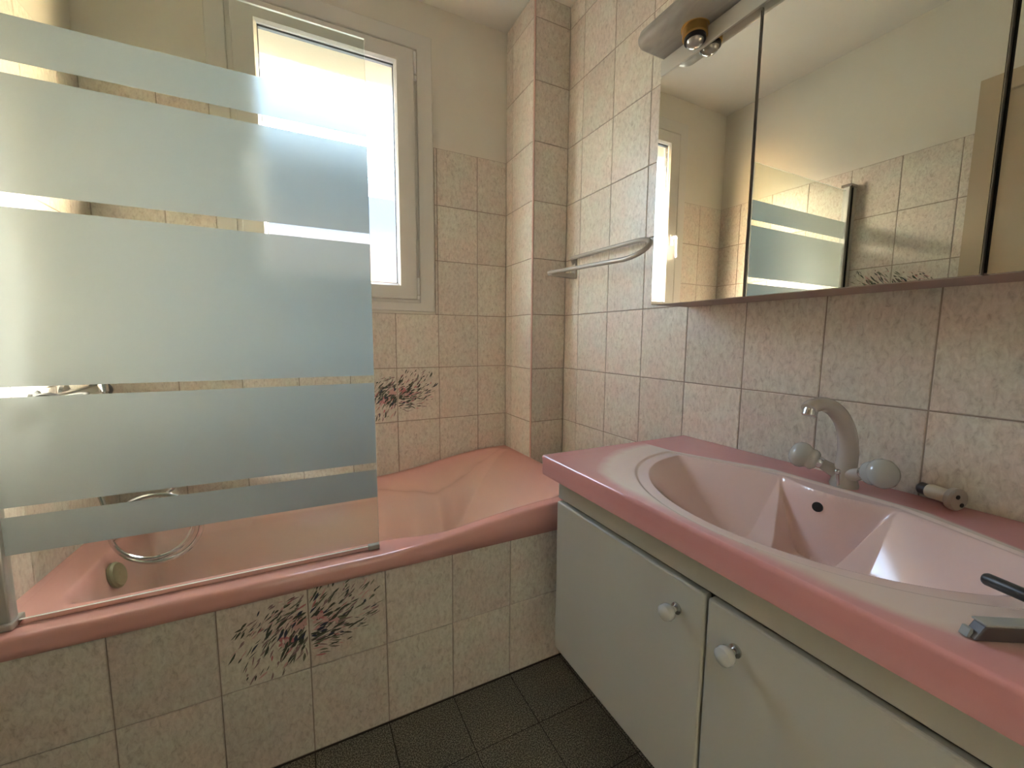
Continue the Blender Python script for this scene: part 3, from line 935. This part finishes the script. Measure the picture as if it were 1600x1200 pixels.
# ================================================================== loose fitting on the deck
ft = empty('wall_fitting', (-.03, -1.645, .836))
tag(ft, 'small ivory and chrome fitting lying on the basin deck by the wall', 'fitting')
ax = Vector((-.35, -.90, 0)).normalized()
o0 = Vector((-.024, -1.618, .857))
MB().lathe([(.0, .0), (.013, .0), (.014, .004), (.014, .040), (.0, .040)], o0, ax, 22).build('sleeve', M['ivory'], ft, True)
MB().lathe([(.0, -.018), (.009, -.018), (.012, -.014), (.012, .0), (.0, .0005)], o0, ax, 20).build('dark_cap', M['dark_metal'], ft, True)
MB().lathe([(.0, .040), (.0205, .040), (.0215, .043), (.0215, .049), (.019, .052), (.0, .0525)], o0, ax, 30).build('end_disc', M['satin'], ft, True)
pc = o0 + ax * .0526
sd = ax.cross(Vector((0, 0, 1))).normalized()
for du, dv in ((.004, .006), (-.006, -.010)):
    p = pc + sd * du + Vector((0, 0, dv))
    MB().lathe([(.0, -.001), (.0042, -.001), (.0042, .0006), (.0, .0007)], p, ax, 12).build('screw_hole', M['black'], ft)
st = MB().tube([o0 + ax * .006 + Vector((0, 0, -.0205)), o0 + ax * .03 + Vector((0, 0, -.0205))], .0012, 6)
adopt(ft)

# ================================================================== squeegee
sq = empty('squeegee', (-.46, -1.84, .836))
tag(sq, 'grey squeegee lying across the front edge of the basin', 'squeegee')
p0 = Vector((-.505, -1.811, .8365)); dr_ = Vector((.86, -.51, 0)).normalized(); nn = Vector((dr_.y, -dr_.x, 0)) # nn towards camera-left
Lh = .20
def qbar(mb, a0, a1, n0, n1, z0, z1, cut=0.0):
    vs = []
    for z in (z0, z1):
        c_ = cut if z == z1 else 0
        for a, n_ in ((a0 + c_, n0), (a1, n0), (a1, n1), (a0 + c_, n1)):
            q = p0 + dr_ * a + nn * n_; vs.append((q.x, q.y, z))
    mb.add(vs, [(3, 2, 1, 0), (4, 5, 6, 7), (0, 1, 5, 4), (1, 2, 6, 5), (2, 3, 7, 6), (3, 0, 4, 7)])
    return mb
qbar(MB(), 0, Lh, -.010, .004, .8365, .8535, .010).build('blade_holder', M['greybrown'], sq, bevel=.0015)
qbar(MB(), .008, Lh, -.011, .005, .8535, .8560, .0).build('top_channel', M['rubber'], sq, bevel=.001)
qbar(MB(), -.003, .003, -.011, -.002, .8365, .846, .003).build('rubber_blade_tip', M['rubber'], sq)
h0 = Vector((-.380, -1.786, .8585)); h1 = p0 + dr_ * .115 + Vector((0, 0, .024))
MB().tube([h0, h0.lerp(h1, .03), h0.lerp(h1, .5), h1], [.0062, .0078, .0078, .0078], 14).build('handle', M['dark_metal'], sq, True, 60)
adopt(sq)

# ================================================================== mirror cabinet
mc = empty('mirror_cabinet', (-.08, -1.49, 1.26))
tag(mc, 'three-door mirrored wall cabinet with light pelmet above the basin', 'mirror cabinet')
CY0, CY1, CZ0, CZ1 = -.99, -1.99, 1.260, 1.9565
MB().box(-.145, -.002, CY0, CY1, CZ0, CZ1).build('cabinet_body', M['pink_trim'] if False else plain('cabinet_taupe', (.30, .22, .19), .5), mc)
MB().box(-.1475, -.1450, CY0 - .004, CY1 + .004, CZ0 + .004, 1.911).build('gap_shade_board', M['black'], mc)  # black sheet stands in for shade behind the mirror door gaps
for y0, y1 in ((CY0, -1.2885), (-1.2955, -1.6885), (-1.6965, CY1)):
    dd = MB().box(-.1605, -.148, y0, y1, CZ0, 1.911).build('door', M['satin'], mc)
    mm = MB().box(-.165, -.1606, y0 - .0004, y1 + .0004, CZ0 + .0004, 1.9106)
    o = mm.build('mirror_glass', M['mirror'], dd); o['label'] = 'silvered mirror glass'
MB().box(-.169, -.145, CY0 - .002, CY1 + .002, 1.9125, 1.9560).build('top_strip', plain('pale_strip', (.55, .53, .47), .35), mc, bevel=.002)
# pelmet board with rounded corners
def rounded(x0, x1, y0, y1, r, n=10):
    P = [(x1, y0)]
    for k in range(n + 1):
        a = math.pi / 2 * k / n
        P.append((x0 + r - r * math.sin(a), y0 - r + r * math.cos(a)))
    for k in range(n + 1):
        a = math.pi / 2 * k / n
        P.append((x0 + r - r * math.cos(a), y1 + r - r * math.sin(a)))
    P.append((x1, y1)); return P
pr = [(.024, 1.9570), (.013, 1.9590), (.005, 1.9640), (.001, 1.972), (.0, 1.981), (.004, 1.994), (.022, 2.006)]
vs = []; fs = []; N = None
for inset, z in pr:
    P = rounded(-.270 + inset, -.004, -.986 - inset, -1.994 + inset, .030 - inset * .5)
    N = len(P); vs += [(x, y, z) for x, y in P]
for l in range(len(pr) - 1):
    for k in range(N):
        k2 = (k + 1) % N
        fs.append((l * N + k, l * N + k2, (l + 1) * N + k2, (l + 1) * N + k))
fs.append(tuple(range(N))); fs.append(tuple(range((len(pr) - 1) * N, len(pr) * N)))
pel = MB().add(vs, fs).build('light_pelmet', M['brushed'], mc, True, 40)
pel['label'] = 'grey marbled light pelmet with rounded corner'
for sy in (-1.128, -1.852):
    c0 = Vector((-.192, sy, 1.9565)); axd = Vector((-.06, -.10, -1)).normalized()
    sl = MB().lathe([(.0, -.003), (.034, -.003), (.034, .002), (.031, .004), (.0305, .026), (.028, .028), (.0, .028)], c0, axd, 30).build('spotlight', M['gold'], mc, True, 40)
    MB().lathe([(.0, .0275), (.0265, .0275), (.0265, .036), (.023, .0375), (.0, .0375)], c0, axd, 28).build('lamp_ring', M['black'], sl, True, 40)
    MB().lathe([(.0, .0376), (.0215, .0376), (.020, .043), (.014, .048), (.006, .0505), (.0, .051)], c0, axd, 24).build('bulb', M['bulb'], sl, True)
adopt(mc)

# ================================================================== towel rail
tr = empty('towel_rail', (-.06, -.55, 1.43))
tag(tr, 'satin grey double-bar towel rail on the tiled wall beside the mirror', 'towel rail')
A0 = Vector((-.122, -.320, 1.451)); A1 = Vector((-.122, -.815, 1.430))
B1 = Vector((-.034, -.765, 1.509)); B0 = Vector((-.034, -.367, 1.515))
P = [A0, A0.lerp(A1, .33), A0.lerp(A1, .66), A1]
mid = (A1 + B1) / 2
e1 = (A1 - B1) / 2
for k in range(1, 10):
    a = math.pi * k / 10
    P.append(mid + e1 * math.cos(a) + Vector((0, -.095, .002)) * math.sin(a))
P += [B1, B1.lerp(B0, .33), B1.lerp(B0, .66), B0]
MB().tube(P, .0085, 14).ball(A0, .0085, (0, 0, 1), 1, 14, 8).ball(B0, .0085, (0, 0, 1), 1, 14, 8).build('rail_loop', M['satin'], tr, True)
br = MB()
br.add([(0, -.335, 1.428), (0, -.365, 1.428), (0, -.365, 1.530), (0, -.335, 1.530), (-.012, -.335, 1.428), (-.012, -.365, 1.428), (-.012, -.365, 1.530), (-.012, -.335, 1.530)],
       [(0, 1, 2, 3), (7, 6, 5, 4), (0, 4, 5, 1), (1, 5, 6, 2), (2, 6, 7, 3), (3, 7, 4, 0)])
br.build('wall_plate', M['satin'], tr, bevel=.002)
MB().tube([(-.008, -.350, 1.497), B0], .0085, 12).build('bracket_arm', M['satin'], tr, True)
wd = MB().add([(-.124, -.312, 1.446), (-.010, -.338, 1.452), (-.010, -.362, 1.452), (-.118, -.335, 1.446),
               (-.124, -.312, 1.440), (-.010, -.338, 1.428), (-.010, -.362, 1.428), (-.118, -.335, 1.440)],
              [(0, 1, 2, 3), (7, 6, 5, 4), (0, 4, 5, 1), (1, 5, 6, 2), (2, 6, 7, 3), (3, 7, 4, 0)])
wd.build('bracket_arm', M['satin'], tr)
adopt(tr)

# ================================================================== added fill light, unseen (shines through the doorway behind the viewer)
hl = empty('added_fill_light', (-1.05, -3.15, 2.62))
tag(hl, 'added fill light panel, unseen, in the hallway behind the viewer', 'fill light')
MB().box(-1.36, -.74, -3.46, -2.84, 2.585, 2.62).build('fill_light_housing', M['white'], hl)
ld = bpy.data.lights.new('fill_light_area', 'AREA'); ld.shape = 'SQUARE'; ld.size = .58; ld.energy = FILL_W; ld.color = (1.0, .93, .82)
lo = bpy.data.objects.new('fill_light_area', ld); COL.objects.link(lo); lo.location = (-1.05, -3.15, 2.58); lo.parent = hl
adopt(hl)
